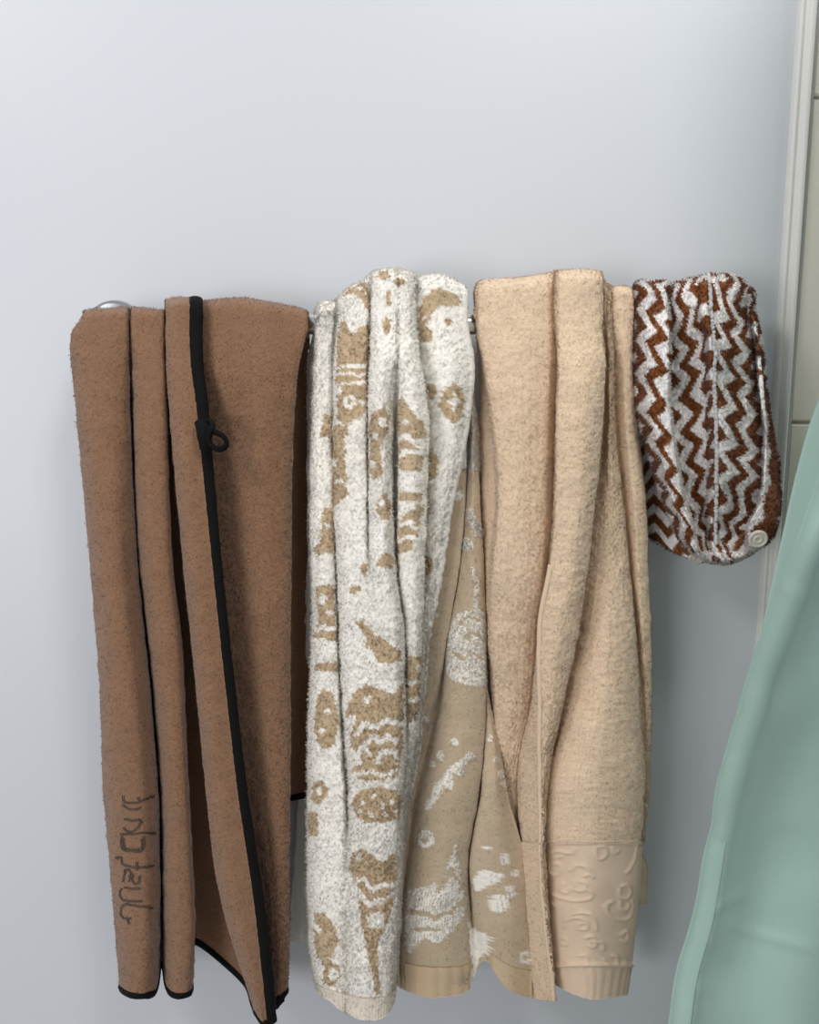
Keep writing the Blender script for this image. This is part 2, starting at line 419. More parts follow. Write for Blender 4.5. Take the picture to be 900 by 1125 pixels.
# ================================================================== brown towel
brown = thing('bath_towel', 'brown bath towel with black binding and a loop, leftmost on the rail', 'towel', tuple(P(210, 356, RD)))
BR = np.array(srgb(133, 99, 74))
A_front = [
 (368, [82,78.5,94,125,139,142.5,147,165,178,181,183,184,184,183,196,209], [7.5,7.9,8.6,8.7,8.5,7.9,8.5,8.7,8.7,8.4,8.2,8.2,8.6,9.2,9.7,9.6]),
 (450, [88,84,98,126,140,144.5,149,166,180,184,186,188,190,187,201,217], [5.5,7.2,8.7,8.8,8.3,6.8,8.3,8.8,8.7,8.0,6.8,6.8,7.6,9.2,9.9,9.7]),
 (600, [102,97,110,134,148.5,151,153.5,171,186,189,189,197,203,200,214,232], [5,6.8,8.7,8.8,7.9,6.2,8,8.8,8.6,7.4,5.8,5.8,7,9.2,10,9.8]),
 (750, [114,109,122,148,163,166,169,187,200,203,203,213,219,215,230,248], [5,6.8,8.6,8.8,7.8,5.6,7.9,8.8,8.5,7.2,5.2,5.2,6.8,9.2,10.1,9.9]),
 (870, [118,113,127,158,172,175.5,178.5,194,206,208.5,206,226,231,227,243,262], [5,6.8,8.6,8.8,7.8,5.6,7.9,8.8,8.5,7.2,5.0,5.2,6.8,9.2,10.1,9.9]),
 (1000, [129,124,138,163,175,178,181,198,212,214.5,212,246,251,246,262,281], [5,6.8,8.6,8.8,7.8,5.6,7.9,8.8,8.5,7.2,5.0,5.4,6.8,9.2,10.1,9.9]),
 ([1083,1085,1093,1094,1090,1060,1088,1095,1092,1085,1034,1074,1106,1116,1127,1126], [137,131,142,160,171,177,184,197,208,212,212,262,276,280,288,295],
      [5.4,6.8,8.6,8.8,8.0,5.8,8,8.8,8.5,7.4,5.0,5.4,6.8,9.0,10,9.9]),
]
A_top = [345,343,340,338,338,341,338,338,340,341,341,340,334,330,327.5,327.5]
B_front = [
 (356, [200,224,265,290,305,337,335], [8.0,8.5,8.9,9.0,8.8,8.4,7.5]),
 (405, [203,228,266,294,308,327,321], [7.6,8.3,8.8,9.0,8.8,8.2,6.6]),
 (470, [208,234,268,292,306,323,316], [7.4,8.0,8.6,9.0,8.8,8.1,6]),
 (600, [220,244,272,290,304,321,314], [7.2,7.8,8.5,8.9,8.7,7.9,5.8]),
 (750, [233,256,280,296,307,320,313], [7.2,7.8,8.5,8.8,8.7,7.9,5.8]),
 (870, [247,270,288,302,310,319,312], [7.2,7.8,8.4,8.7,8.6,7.9,5.8]),
 (1000, [265,287,300,307,312,318,311], [7.2,7.8,8.4,8.6,8.5,7.9,5.8]),
 ([1104,1106,1102,1098,1094,1088,1084], [282,298,304,309,312,316,310], [7.2,7.8,8.4,8.6,8.5,7.9,5.8]),
]
B_top = [336,331,328,331,333,341,350]
C_front = [(352, [110,160,220,280,336], [5.0]*5), (420, [110,160,220,280,341], [3.2,2.8,3.4,2.8,3.0]), (600, [112,165,222,285,341], [2.6,3.0,2.4,3.0,2.6]),
           (760, [120,170,224,288,340.5], [2.6,3.0,2.4,3.2,2.8]), ([872,874,880,882,874], [122,172,226,290,340], [2.6,3.0,2.4,3.2,2.8])]
body = MB()
rA, nA = rows_over(deepen(A_front), A_top, topx=[95,92,99]+A_front[0][1][3:]); rB, nB = rows_over(deepen(B_front, 1.5), B_top)
SA, SB, SC = Sheet(rA, mono=False), Sheet(rB, mono=False), Sheet(plain_rows(C_front))
pA, pB, pC = SA.grid(), SB.grid(), SC.grid()
for k, p in enumerate((pA, pB, pC)):
    p.wobble(11+k*5, .0010, .0005, .0003); p.colour(BR)
    p.into(body, .0018); p.fuzz(body, 30000 if k < 2 else 6000, .0010, .0003, seed=20+k)
body.obj('towel_body', M['brown'], brown)

def edge_line(p, what, j=None, i0=0, off=.0):
    q = p.p[-1, :] if what == 'bottom' else p.p[i0:, j]
    n = p.N[-1, :] if what == 'bottom' else p.N[i0:, j]
    return q + n*off
def smooth_line(q, n):
    for _ in range(n):
        q = q.copy(); q[1:-1] = (q[:-2]+2*q[1:-1]+q[2:])/4
    return q

bind = MB()
def bottom_binding(p, a=0, b=None):
    q = smooth_line(edge_line(p, 'bottom')[a:b], 4); N_ = p.N[-1, a:b]
    dn = (p.p[-1]-p.p[-6])[a:b]; dn /= np.linalg.norm(dn, axis=1)[:, None]
    tube(bind, q - N_*.0018 - dn*.001, .0031, 8, .0044, dn)
bottom_binding(pA); bottom_binding(pB); bottom_binding(pC)
i0 = np.searchsorted(pA.v, SA.tv[nA-6])
q = smooth_line(pA.p[i0:, -1], 8); du = (pA.p[:, -1]-pA.p[:, -6])[i0:]; du /= np.linalg.norm(du, axis=1)[:, None]
du = np.stack([smooth_line(du[:, c], 20) for c in range(3)], 1)
py = proj(q)[1]
wide = np.interp(py, [330, 470, 600, 800, 1000, 1090, 1125], [.0060, .0052, .0044, .0046, .0050, .0056, .0050])
tube(bind, q + du*wide[:, None]*.75 - pA.N[i0:, -1]*.0012, .0030, 10, wide, du)
bind.obj('edge_binding', M['binding'], brown)
# hanging loop sewn on the binding
lp = [(222,468,10.3),(229,470,10.6),(235,474,10.9),(240,476,10.9),(246,480,10.9),(249,487,10.8),(246,492,10.8),(240,493.5,10.9),(234,491,10.9),(230,485,10.9),(230.5,478,11),(233,472,11),(234,467,10.7),(230,462,10.3)]
mb = MB(); L_ = np.array([P(x, y, d+1.6) for x, y, d in lp]); t = np.arange(len(lp)); q = hermite(t.astype(float), L_, np.linspace(0, len(lp)-1, 90), False)
tube(mb, q, .0021, 8, .0034, np.broadcast_to((0., -.8, .6), q.shape)); loop_ob = mb.obj('hanging_loop', M['binding'], brown)
mb = MB(); q = hermite(np.arange(5.), np.array([P(x, y, d+1.7) for x, y, d in ((221,463,10.0),(223,469,10.5),(224,478,10.7),(226,487,10.5),(227,494,10.2))]), np.linspace(0, 4, 30), False)
tube(mb, q, .0032, 8, .0058, np.broadcast_to((1., 0, 0), q.shape)); kn = mb.obj('loop_knot', M['binding']); kn.parent = loop_ob
# embroidered lettering
strokes = [[(160,150),(165,185),(200,200),(260,195),(315,172),(370,155)], [(155,210),(200,240),(250,245),(285,225)], [(262,155),(266,172),(272,192)],
 [(168,308),(225,318),(272,316),(276,340),(240,388),(190,397),(165,366)], [(140,415),(200,413),(250,410),(300,403),(378,406)],
 [(150,430),(148,490),(163,522),(215,529),(270,531),(300,508),(302,460),(298,425)], [(166,440),(164,485),(178,512),(225,517),(268,517),(286,500),(288,440)],
 [(105,570),(140,572),(152,590),(155,615),(200,635),(260,642),(310,640),(372,630)], [(254,600),(258,630),(260,662)],
 [(160,665),(198,660),(211,680),(206,712),(198,742)], [(230,690),(222,725),(236,748),(258,750),(271,732),(266,700)],
 [(165,780),(220,786),(277,785)], [(150,786),(138,812),(142,842),(165,866),(230,872),(292,876)],
 [(362,920),(310,914),(270,910),(190,896),(155,910),(143,950),(150,975),(170,992),(216,994)], [(190,1000),(196,1018),(204,1032)],
 [(125,572),(118,590)], [(175,660),(168,700),(160,740)]]
emb = MB()
for s_ in strokes:
    for o in (-1, 1):
        pts = np.array(s_, float)
        t_ = np.arange(len(pts)).astype(float); f = hermite(t_, pts, np.linspace(0, len(pts)-1, 14*(len(pts)-1)), False)
        tg = np.gradient(f, axis=0); tg /= np.linalg.norm(tg, axis=1)[:, None]+1e-9
        f = f + np.stack([-tg[:, 1], tg[:, 0]], 1)*4.6*o + rng.normal(0, .8, f.shape)
        q = []
        for x, y in f:
            i, j = pA.find(110+x/6.25, 850+y/6.25, SA.tv[nA]); q.append(pA.p[i, j] + pA.N[i, j]*.0005)
        q = np.stack([smooth_line(np.array(q)[:, c], 2) for c in range(3)], 1)
        tube(emb, q, .00034, 5)
emb.obj('embroidered_lettering', M['thread'], brown)

# ================================================================== patterned towel
pat = thing('bath_towel', 'white and tan floral towel with its beige reverse showing, between brown and beige towels', 'towel', tuple(P(440, 356, RD)))
WH, TN = np.array(srgb(243, 239, 231)), np.array(srgb(192, 169, 138))
RV, RW = np.array(srgb(188, 169, 143)), np.array(srgb(240, 234, 224))
dA = [5.2,7.4,8.9,8.8,8.0,9.1,9.7,9.9,10,10,9.9,9.3,8.7,8.7,8.6,8.5,8.3,8.2,8.1,7.9]
dB = [5.2,7.4,8.9,9.0,8.9,9.3,9.7,9.8,9.8,9.7,9.5,9.1,8.7,8.4,8.0,7.6,7.2,6.8,6.5,6.2]
W_front = [
 (348, [352,348,356,366,370,374,388,402,407,411,422,433,438,443,449,455,458,462,484,511], [7.4,7.9,8.3,8.3,8.0,8.6,9.0,9.0,8.5,9.4,9.9,9.9,9.8,9.9,9.8,9.2,8.4,8.6,8.9,8.4]),
 (400, [350,344,354,364,366,368,384,401,405,408,419,430,437,444,452,461,463,466,493,519], [6,7.2,7.7,7.6,7.2,8.2,8.9,8.8,8.0,9.3,10.1,10,9.7,10,9.9,9.2,7.9,8.2,8.8,8.2]),
 (460, [349,342,352,363,366,368,384,401,404,406,418,429,434.5,441,455,470,471,473,496,515], [5.5,7,7.7,7.6,7,8.3,8.9,8.8,7.9,9.2,10.1,9.7,8.6,9.7,10.1,9.2,7.4,8,8.6,8.1]),
 (560, [350,342,354,366,368,370,386,401,404,407,420,431,435,438,454,468,469,471,484,495], [5.2,7.2,8.2,8,7.1,8.4,9.1,9.1,8.5,9.3,10,9.5,8.0,9.5,10,9,7.2,7.8,8.3,8.1]),
 (630, [350,343,356,367,369.5,372,386,400,406,412,424,434,437,440,454,466,467,469,477,484], [5.2,7.4,8.6,8.3,7.2,8.8,9.5,9.6,9.5,9.9,10.1,9.4,8.1,9.4,9.8,9,7.4,7.9,8.2,8.1]),
 (700, [350,343,357,369,371.5,374,388,402,410,420,432,442,445.5,448,456,463,465,467,469,471], [5.2,7.4,8.8,8.6,7.4,9,9.7,9.9,10,10.1,10.1,9.4,8.4,9.2,9.4,9,8.6,8.4,8.3,8.1]),
 (830, [345,337,356,375,378.5,382,394,406,414,424,436,444,447,449,451,453,454.5,456,457,458], dA),
 (870, [345,337,357,377,381,385,397,409,417,426,436,441,443,444.5,446,447,448,449,450,451], dA),
 (950, [346,338,356,374,381,388,399,410,418,426,434,438,440,441,441.5,442,442,442,441,440], dB),
 (1020, [347,339,354,371,379,386,397,408,416,424,431,435,437,438,438,438,437,436,435,434], dB),
 (1070, [353,346,358,373,380,386,396,406,413,420,427,431,433,434,434,434,433,432,431,430], dB),
 ([1080,1086,1097,1108,1111,1114,1118,1119,1119,1118,1114,1108,1104,1100,1096,1094,1092,1090,1088,1086],
  [357,351,361,374,380,386,396,405,411,417,424,428,430,431,431,431,430,429,428,427], [d-.3 for d in dB])]
W_top = [348,341,333,332,331,326,313,306,302,299,297,297,297,298,299,302,308,305,303,314]
dR = [6.6,7.0,7.1,6.6,6.9,7.4,6.7,5.6,5.6,5.6,5.6]
dR2 = [6.0,6.4,6.4,5.4,6.6,7.8,7.0,6.0,7.4,8.0,7.2]
R_front = [
 (350, [478,486,495,498,500,508,513,511,510,508,506], [7.6,7.7,7.8,7.6,7.8,8.0,7.7,7.5,7.5,7.5,7.5]),
 (400, [480,490,500,503,505,512,518,515,512,510,508], [7,7.2,7.3,7,7.2,7.5,7.2,6.4,6.2,6.2,6.2]),
 (460, [485,497,512,514,515,519,522.5,518,515,512,510], dR),
 (560, [475,492,509,511,512,520,528,524,520,516,512], dR),
 (630, [468,486,503,504,505,520,533,530,526,522,518], dR),
 (700, [460,477,491,491.5,491,514,536,534,530,526,522], dR),
 (760, [452,468,478,484,487,510,534.5,534,532,534,537], [6.4,6.8,6.8,5.6,6.8,7.5,6.8,6.0,6.2,6.6,6.4]),
 (830, [446,454,458,466,475,504,531,531,531,543,552], [6.2,6.4,6.2,5.4,6.6,7.6,7.0,6.4,7.0,7.4,6.8]),
 (870, [443,447,450,456,464,496,526,527,529,544,558], dR2),
 (950, [436,440,442,447,452,484,513,515,519,550,578], dR2),
 (1020, [432,436,438,440,442,478,512,520,530,560,584], dR2),
 ([1080,1082,1084,1085,1086,1095,1088,1066,1056,1086,1097], [432,436,438,440,443,476,512,524,535,558,584], [6,6.3,6.4,6.2,6.6,7.6,7.0,6.2,7.2,7.8,7.2])]
R_top = [315,313,313,314,314,316,322,325,326,327,328]
K_front = [(352, [349,352,360,375,400], [5.2]*5), (400, [338,343,352,380,410], [4.6,4.8,4.4,4.6,4.4]), (560, [338,343,352,380,410], [4.2,4.6,4.2,4.4,4.2]),
           (800, [330,336,346,375,410], [1.6,2.1,1.6,2,1.8]), (1000, [321,326,334,370,410], [1.6,2.1,1.6,2,1.8]), ([1032,1034,1035,1036,1036], [320,325,333,370,410], [1.6,2.1,1.6,2,1.8])]
rW, nW = rows_over(deepen(W_front), W_top); rR, nR = rows_over(deepen(R_front, 1.5), R_top)
SW, SR, SK = Sheet(rW, .0012), Sheet(rR, .0012), Sheet(plain_rows(K_front), .0016)
pW, pR, pK = SW.grid(), SR.grid(), SK.grid()
pW.colour(WH); pR.colour(RV); pK.colour(WH*.97)
vW, vR = SW.tv[2], SR.tv[nR-3]
CW = dict(T=TN, W=WH); CR = dict(W=RW, B=RV)
Z3, Z4, Z5 = (320, 280, 3.215), (310, 600, 3.214), (310, 840, 2.903)
weave(pW, [
 [('p', [(185,110),(250,85),(300,140),(290,165),(185,128)], 'T'), ('c', (240,118), 9, 'W'), ('c', (268,130), 8, 'W')],
 [('p', [(158,240),(185,232),(215,285),(245,255),(288,248),(282,388),(152,388)], 'T')],
 [('p', [(150,402),(275,398),(272,447),(148,452)], 'T'), ('l', [(155,425),(200,415),(230,428),(272,416)], 5, 'W')],
 [('p', [(152,462),(272,458),(262,560),(190,602),(148,580)], 'T'), ('c', (205,520), 24, 'W'), ('c', (208,516), 9, 'T'), ('c', (168,480), 13, 'W'), ('c', (250,525), 11, 'W')],
 [('p', [(140,605),(188,600),(180,700),(188,850),(150,905),(132,850)], 'T'), ('c', (150,735), 15, 'W'), ('c', (168,800), 9, 'W')],
 [('p', [(95,1055),(115,890),(150,900),(152,1050)], 'T'), ('c', (128,960), 9, 'W')],
 [('p', [(112,560),(142,570),(136,655),(106,640)], 'T')],
 [('e', (325,72), 22, 14, 'T')], [('e', (378,95), 20, 14, 'T')], [('e', (343,152), 13, 27, 'T')], [('e', (337,250), 14, 29, 'T')],
 [('p', [(268,600),(290,555),(330,538),(358,580),(340,640),(310,680),(326,780),(290,797),(265,760),(275,680)], 'T'), ('c', (325,592), 18, 'W'), ('c', (285,738), 14, 'W'), ('c', (300,640), 6, 'W')],
 [('e', (330,890), 28, 46, 'T'), ('c', (322,878), 12, 'W')], [('e', (340,1085), 28, 22, 'T')],
 [('p', [(362,525),(385,500),(470,600),(478,640),(440,680),(472,720),(462,762),(380,762),(372,640)], 'T'), ('l', [(382,650),(410,640),(432,662),(472,650)], 8, 'W'), ('l', [(385,705),(415,692),(450,700)], 8, 'W'), ('c', (405,590), 9, 'W')],
 [('p', [(375,838),(466,836),(466,868),(375,866)], 'T')],
 [('p', [(384,945),(440,880),(468,900),(462,960),(420,1040),(385,1062),(378,1000)], 'T'), ('l', [(390,960),(420,945),(440,965),(465,950)], 7, 'W'), ('l', [(388,1010),(415,995),(440,1005)], 7, 'W')],
 [('l', [(470,312),(458,245),(480,185),(520,152),(572,152)], 26, 'T'), ('c', (532,202), 14, 'W'), ('c', (470,225), 7, 'W'), ('c', (553,240), 14, 'T')],
 [('e', (577,525), 44, 70, 'T'), ('c', (578,520), 17, 'W'), ('l', [(578,488),(578,552)], 4, 'W'), ('l', [(555,520),(602,520)], 4, 'W')],
 [('e', (495,480), 14, 32, 'T')], [('e', (492,740), 18, 60, 'T')], [('e', (488,1090), 12, 22, 'T')],
], Z3, CW, vW)
weave(pW, [
 [('p', [(118,140),(182,138),(182,260),(192,330),(108,322),(130,260),(120,200)], 'T'), ('c', (140,188), 17, 'W'), ('l', [(112,300),(150,285),(188,295)], 8, 'W'), ('c', (165,230), 9, 'W')],
 [('p', [(108,415),(192,408),(188,442),(108,442)], 'T')], [('e', (150,610), 44, 105, 'T'), ('c', (158,585), 11, 'W'), ('c', (140,650), 11, 'W')],
 [('e', (150,8), 40, 18, 'T')],
 [('e', (370,50), 24, 27, 'T')], [('e', (290,85), 12, 24, 'T')], [('e', (258,152), 18, 15, 'T')],
 [('p', [(256,270),(290,263),(320,310),(360,330),(422,380),(415,407),(340,412),(322,370),(293,352),(300,325)], 'T')],
 [('p', [(218,590),(250,520),(300,488),(380,520),(428,488),(432,600),(420,800),(330,828),(250,762),(235,680),(250,640)], 'T'), ('c', (300,540), 16, 'W'), ('c', (244,612), 18, 'W'),
  ('l', [(262,662),(290,627),(330,637),(360,617),(428,627)], 9, 'W'), ('l', [(298,692),(320,672),(345,692),(370,672),(404,692)], 9, 'W'), ('r', (375,755), 32, 9, 'W'),
  ('l', [(240,720),(262,745),(278,800)], 11, 'W'), ('l', [(262,735),(290,705),(310,735)], 9, 'W'), ('c', (330,760), 10, 'W')],
 [('e', (515,70), 14, 32, 'T')],
 [('p', [(440,393),(498,393),(490,600),(440,625)], 'T'), ('l', [(440,482),(485,472)], 8, 'W'), ('c', (482,430), 10, 'W'), ('l', [(442,545),(488,540)], 8, 'W')],
], Z4, CW, vW)
weave(pW, [
 [('e', (300,22), 82, 27, 'T'), ('l', [(230,30),(280,20),(330,35),(370,20)], 6, 'W')],
 [('e', (310,130), 92, 57, 'T')] + [('c', q_, 8, 'W') for q_ in ((260,120),(292,100),(322,132),(352,118),(332,160),(370,150),(285,158),(245,150))],
 [('e', (115,90), 28, 36, 'T'), ('c', (115,85), 12, 'W')], [('e', (95,190), 15, 42, 'T')],
 [('p', [(183,330),(210,280),(260,263),(300,300),(330,310),(382,268),(380,380),(370,440),(330,520),(310,560),(306,640),(326,722),(300,722),(275,620),(255,520),(240,440),(225,370)], 'T'),
  ('c', (245,292), 14, 'W'), ('l', [(233,370),(260,363),(290,402),(330,380),(378,387)], 8, 'W'), ('l', [(240,402),(275,447),(330,430),(372,402)], 8, 'W'), ('p', [(262,480),(332,470),(320,522),(280,522)], 'W')],
 [('p', [(88,480),(130,473),(170,520),(180,560),(150,620),(182,640),(192,670),(160,712),(125,690),(135,640),(100,590)], 'T'), ('c', (110,525), 14, 'W'), ('c', (165,670), 16, 'W')],
], Z5, CW, vW)
# reverse side: pale motifs on beige
weave(pR, [
 [('p', [(600,540),(645,530),(665,640),(668,760),(640,770),(590,740)], 'W')], [('c', (587,850), 18, 'W')], [('p', [(608,898),(642,898),(682,990),(650,988)], 'W')], [('c', (620,1022), 22, 'W')],
], Z3, CR, vR)
weave(pR, [
 [('l', [(670,75),(690,130),(686,222)], 8, 'W')],
 [('p', [(590,290),(610,240),(680,223),(728,235),(726,400),(718,497),(650,492),(566,452),(580,380)], 'W'), ('l', [(625,275),(650,252),(702,262)], 6, 'B'), ('l', [(640,332),(680,300),(705,332)], 6, 'B'),
  ('l', [(598,375),(640,402),(680,380),(718,402)], 6, 'B'), ('c', (640,465), 8, 'B'), ('l', [(655,270),(668,350)], 5, 'B')],
 [('l', [(548,858),(590,802),(640,762),(667,740)], 10, 'W'), ('c', (625,795), 15, 'W'), ('c', (592,835), 14, 'W')], [('c', (610,695), 14, 'W')], [('c', (560,737), 15, 'W')], [('c', (530,770), 10, 'W')],
 [('c', (545,240), 10, 'W')], [('c', (510,610), 14, 'W')], [('c', (738,680), 12, 'W')], [('c', (760,752), 12, 'W')], [('c', (775,802), 10, 'W')],
], Z4, CR, vR)
weave(pR, [
 [('l', [(468,132),(500,72),(552,10)], 12, 'W'), ('c', (562,15), 18, 'W'), ('c', (532,62), 14, 'W')],
 [('c', (455,240), 27, 'W'), ('c', (455,240), 12, 'B')],
 [('p', [(398,402),(490,373),(496,420),(552,248),(582,380),(587,482),(500,562),(460,542),(398,592)], 'W'), ('l', [(502,402),(542,332),(582,392)], 8, 'B'), ('l', [(400,470),(450,470),(480,485),(540,470),(587,432)], 8, 'B'), ('l', [(430,520),(500,520)], 6, 'B')],
 [('p', [(598,372),(650,328),(692,350),(692,372),(618,402)], 'W')], [('c', (712,303), 16, 'W')], [('c', (745,350), 11, 'W')], [('r', (730,403), 12, 6, 'W')], [('c', (695,440), 28, 'W')],
 [('r', (778,612), 16, 6, 'W')], [('p', [(586,510),(642,498),(642,600),(605,700),(560,692),(606,640)], 'W')], [('c', (700,30), 12, 'W')], [('c', (710,60), 10, 'W')], [('c', (655,262), 8, 'W')],
], Z5, CR, vR)
body = MB()
for k, (p, n, L) in enumerate(((pW, 60000, .0030), (pR, 9000, .0012), (pK, 5000, .0025))):
    p.wobble(41+k*5, .0012, .0009 if k != 1 else .0005, .0006 if k != 1 else .0002)
    p.into(body, .0018); p.fuzz(body, n, L, .0004, seed=60+k)
# the pale motifs of the reverse stand up as tufts
p = pR; p.fuzz(body, 60000, .0034, .0004, mask=(p.col[..., 2] > .5) & (abs(np.interp(p.U, SR.tu, np.arange(11))-7.4) > 1.25), seed=66)
body.obj('towel_body', M['pattern'], pat)
# flat woven hems along the bottom edges
hm = simple('woven bottom hem', srgb(232, 221, 206), .9, bump=(700, .4, .0006), spec=.2); hr = simple('tan bottom hem', srgb(198, 175, 144), .9, bump=(500, .5, .0008), spec=.2)
hem = MB(); p = SW.grid(v0=nW+10.5, fine=1.3); p.push(.0016 + np.abs(np.sin(p.U/.0042*np.pi))*.0004 + noise2(p.U, p.V, .01, 4)*.0006); p.into(hem, .0035); hem.obj('bottom_hem', hm, pat)
hem = MB(); p = SR.grid(u0=4.2, u1=6.3, v0=nR+10.55, fine=1.3); p.push(.0012 + np.abs(np.sin(p.U/.006*np.pi))*.0009 + noise2(p.U, p.V, .01, 4)*.0008); p.into(hem, .003); hem.obj('bottom_hem', hr, pat)
hem = MB(); p = SR.grid(u0=8.3, v0=nR+10.6, fine=1.3); p.push(.0008 + noise2(p.U, p.V, .01, 4)*.0005); p.into(hem, .002); hem.obj('bottom_hem', hr, pat)
# woven side hem down the front fold
hem = MB()
i0 = np.searchsorted(pW.v, SW.tv[nW-2]); i1 = np.searchsorted(pW.v, SW.tv[nW+7])
q = smooth_line(pW.p[i0:i1, -1], 6); du = (pW.p[:, -1]-pW.p[:, -5])[i0:i1]; du /= np.linalg.norm(du, axis=1)[:, None]
tube(hem, q - pW.N[i0:i1, -1]*.0015, .0026, 8, .0034, du)
hem.obj('side_hem', simple('woven hem', srgb(226, 222, 214), .9, bump=(800, .5, .0006), spec=.2), pat)
hem = MB(); q = smooth_line(pK.p[:, 4], 4); tube(hem, q + pK.N[:, 4]*.0005, .0018, 8, .004, np.broadcast_to((1., 0, 0), q.shape))
hem.obj('back_hem', simple('woven hem grey', srgb(222, 218, 212), .9, bump=(800, .5, .0006), spec=.2), pat)

# ================================================================== beige towel
bei = thing('bath_towel', 'plain beige bath towel with an embossed scroll band at the hem', 'towel', tuple(P(612, 356, RD)))
BG = np.array(srgb(221, 196, 168)); BGF = np.array(srgb(221, 197, 173))
d1 = [5.4,6.2,7.2,8.4,9,8.7,7.7,8.9,9.8,10.3,9.3,7.4,7.9,8.4,8.1,7.3,8.1,7.6,5.8]
d2 = [5,5.8,6.4,7,7.4,7.2,6.6,7.4,9.2,9.6,9.0,6.8,8,9.4,8.3,7.2,7.4,7.0,5.5]
d3 = [4.6,5.2,5.6,6,6.4,6.4,6.0,6.8,9,9.2,8.6,6.4,8,9.7,8.5,7.4,7.2,6.8,5.5]
G_front = [
 (345, [522,521,523,527,565,600,607,610,614,635,660,664,665,668,671,673,685,697,694], [7.7,7.9,8.2,8.6,8.9,8.8,8.4,9,9.6,9.9,9.4,8.4,8.5,8.5,8.4,8.2,8.4,8.2,7.6]),
 (400, [527,525,529,532,570,602,610,612,614,640,665.5,666.5,668,670,673,675,687,696,690], [5.8,6.5,7.4,8.5,9,8.8,8.0,9,9.8,10.3,9.4,7.7,8,8.3,8.1,7.5,8.2,7.9,6]),
 (450, [530,526,536,540,572,602,609.5,611,613,640,664,665,667,670,674,676,688,698,692], d1),
 (560, [533,529,544,547,575,599,606.5,608,610,634,654,656,658,671,685,687,698,709.5,703], d1),
 (620, [535,532,539,542,572,595,601.5,603,605,629,647,650.5,653,673,690,692.5,701,712,706], d1),
 (690, [538,535,537,540,564,586,590.5,592,593.5,616,637,639,642,668,697,699,706,715,709], [5.2,6,6.8,7.8,8.3,8.1,7.2,8.2,9.4,10,9.2,7,7.9,9,8.2,7.2,7.8,7.3,5.6]),
 (767, [543,540,543,545,564,580,583,585,593.5,606,621,624,627,664,702,705,710,716,710], d2),
 (860, [544,541,543,546,556,565,567,569,593.5,598,602,603,604,655,707,709,711,713,708], d3),
 (925, [545,542,544,548,558,566,569,571,594,596,597.5,598,599,652,703,704.5,706,707,702], d3),
 (1000, [548,545,548,552,560,572,574,576,598,600,601.5,602,602.5,650,699,700.5,701.5,702,697], d3),
 (1065, [555,552,555,558,568,578,580,583,606,607,607.5,607,606.5,650,692,694,695,695,690], d3),
 ([1080,1084,1086,1088,1090,1092,1094,1096,1099,1097,1090,1080,1082,1099,1094,1092,1090,1087,1084], [560,558,560,563,572,580,582,586,610,609,608.5,608,609,650,688,690,691,691,688], d3)]
for (py_, xs_, ds_), a, b in zip(G_front, (609,614,613,610,605,594,587,571,573,578,585,588), (663,661,659,649,642,632,617,598,594,598,604,605)):
    xs_[6] = a; xs_[11] = b if py_ != 860 else 601
for k_, v_ in ((7, 603), (8, 599.5), (9, 603.5), (10, 608.5)): G_front[k_][1][10] = v_; G_front[k_][1][11] = v_-1
G_top = [327,319,313,309.5,306,302,300,299,298,296.5,300,308,312,313,314,315,314,319,327]
H_front = [(352, [570,600,640,670,688], [5.0]*5), (600, [570,600,640,675,700], [4.2,4.6,4.0,4.6,4.2]), (860, [590,615,645,680,700], [3.4,4.0,3.4,4.0,3.6]),
           (930, [592,615,645,680,703], [3.2,4.0,3.4,4.0,3.4]), (955, [594,616,645,684,712], [3.2,4.0,3.4,4.0,3.4]), ([996,997,998,997,994], [596,618,648,684,709.5], [3.2,4.0,3.4,4.0,3.4])]
rG, nG = rows_over(deepen(G_front), G_top)
SG, SH = Sheet(rG, .0013), Sheet(plain_rows(H_front), .0016)
rowband = nG+8
body = MB()
g_top = SG.grid(v1=rowband); g_low = SG.grid(u1=10.6, v0=rowband); g_back = SH.grid(v1=3)
for k, (p, n) in enumerate(((g_top, 70000), (g_low, 9000), (g_back, 3000))):
    p.colour(BG); p.wobble(71 if k < 2 else 77, .0012, .0006, .0005); p.into(body, .0014); p.fuzz(body, n, .0013, .00032, seed=80+k)
body.obj('towel_body', M['beige'], bei)
band = MB()
p = SG.grid(u0=11.4, v0=rowband, fine=1.7); p.colour(BGF)
scroll = [  # raised scrolls, noted on a 4.687x drawing of the band
 [(95,270),(140,265),(190,275),(205,255)], [(75,330),(80,370),(120,385),(145,355),(130,325),(105,330)], [(120,300),(150,290)], [(190,360),(215,335),(255,345),(270,375),(245,390)], [(270,375),(290,395)],
 [(150,430),(140,460),(165,475),(185,455)], [(205,420),(200,455),(235,465),(255,435),(235,415)], [(85,480),(120,495),(200,515),(270,505),(285,480),(262,460)], [(80,525),(100,540)],
 [(305,245),(305,285),(330,305),(355,280),(350,245),(325,240)], [(385,250),(395,275),(410,262)], [(530,235),(515,300),(480,350),(460,370)],
 [(420,460),(425,495),(470,500),(485,460),(460,435),(430,440)], [(350,545),(375,590),(430,615),(490,600),(510,545),(500,510)], [(385,520),(365,530),(360,570)], [(425,520),(430,555),(465,560),(480,535)],
 [(150,620),(190,585),(260,580),(300,620),(310,670)], [(150,650),(165,615),(220,605),(255,640),(250,670),(220,665),(215,640),(235,635)], [(130,710),(150,715),(155,745),(135,740)],
 [(245,720),(285,710),(310,740),(290,770),(260,760)], [(290,740),(340,745),(345,780)], [(440,700),(470,680),(490,700),(475,735),(445,730)], [(215,810),(245,810),(255,845),(225,850)],
 [(345,830),(385,860),(420,850),(425,815),(395,810)], [(430,860),(490,840)], [(90,840),(130,865),(185,860),(150,835)]]
X, Y = proj(p.p); H = np.zeros(X.shape)
i, j = p.find(652, 990); X, Y = p.local(i, j)
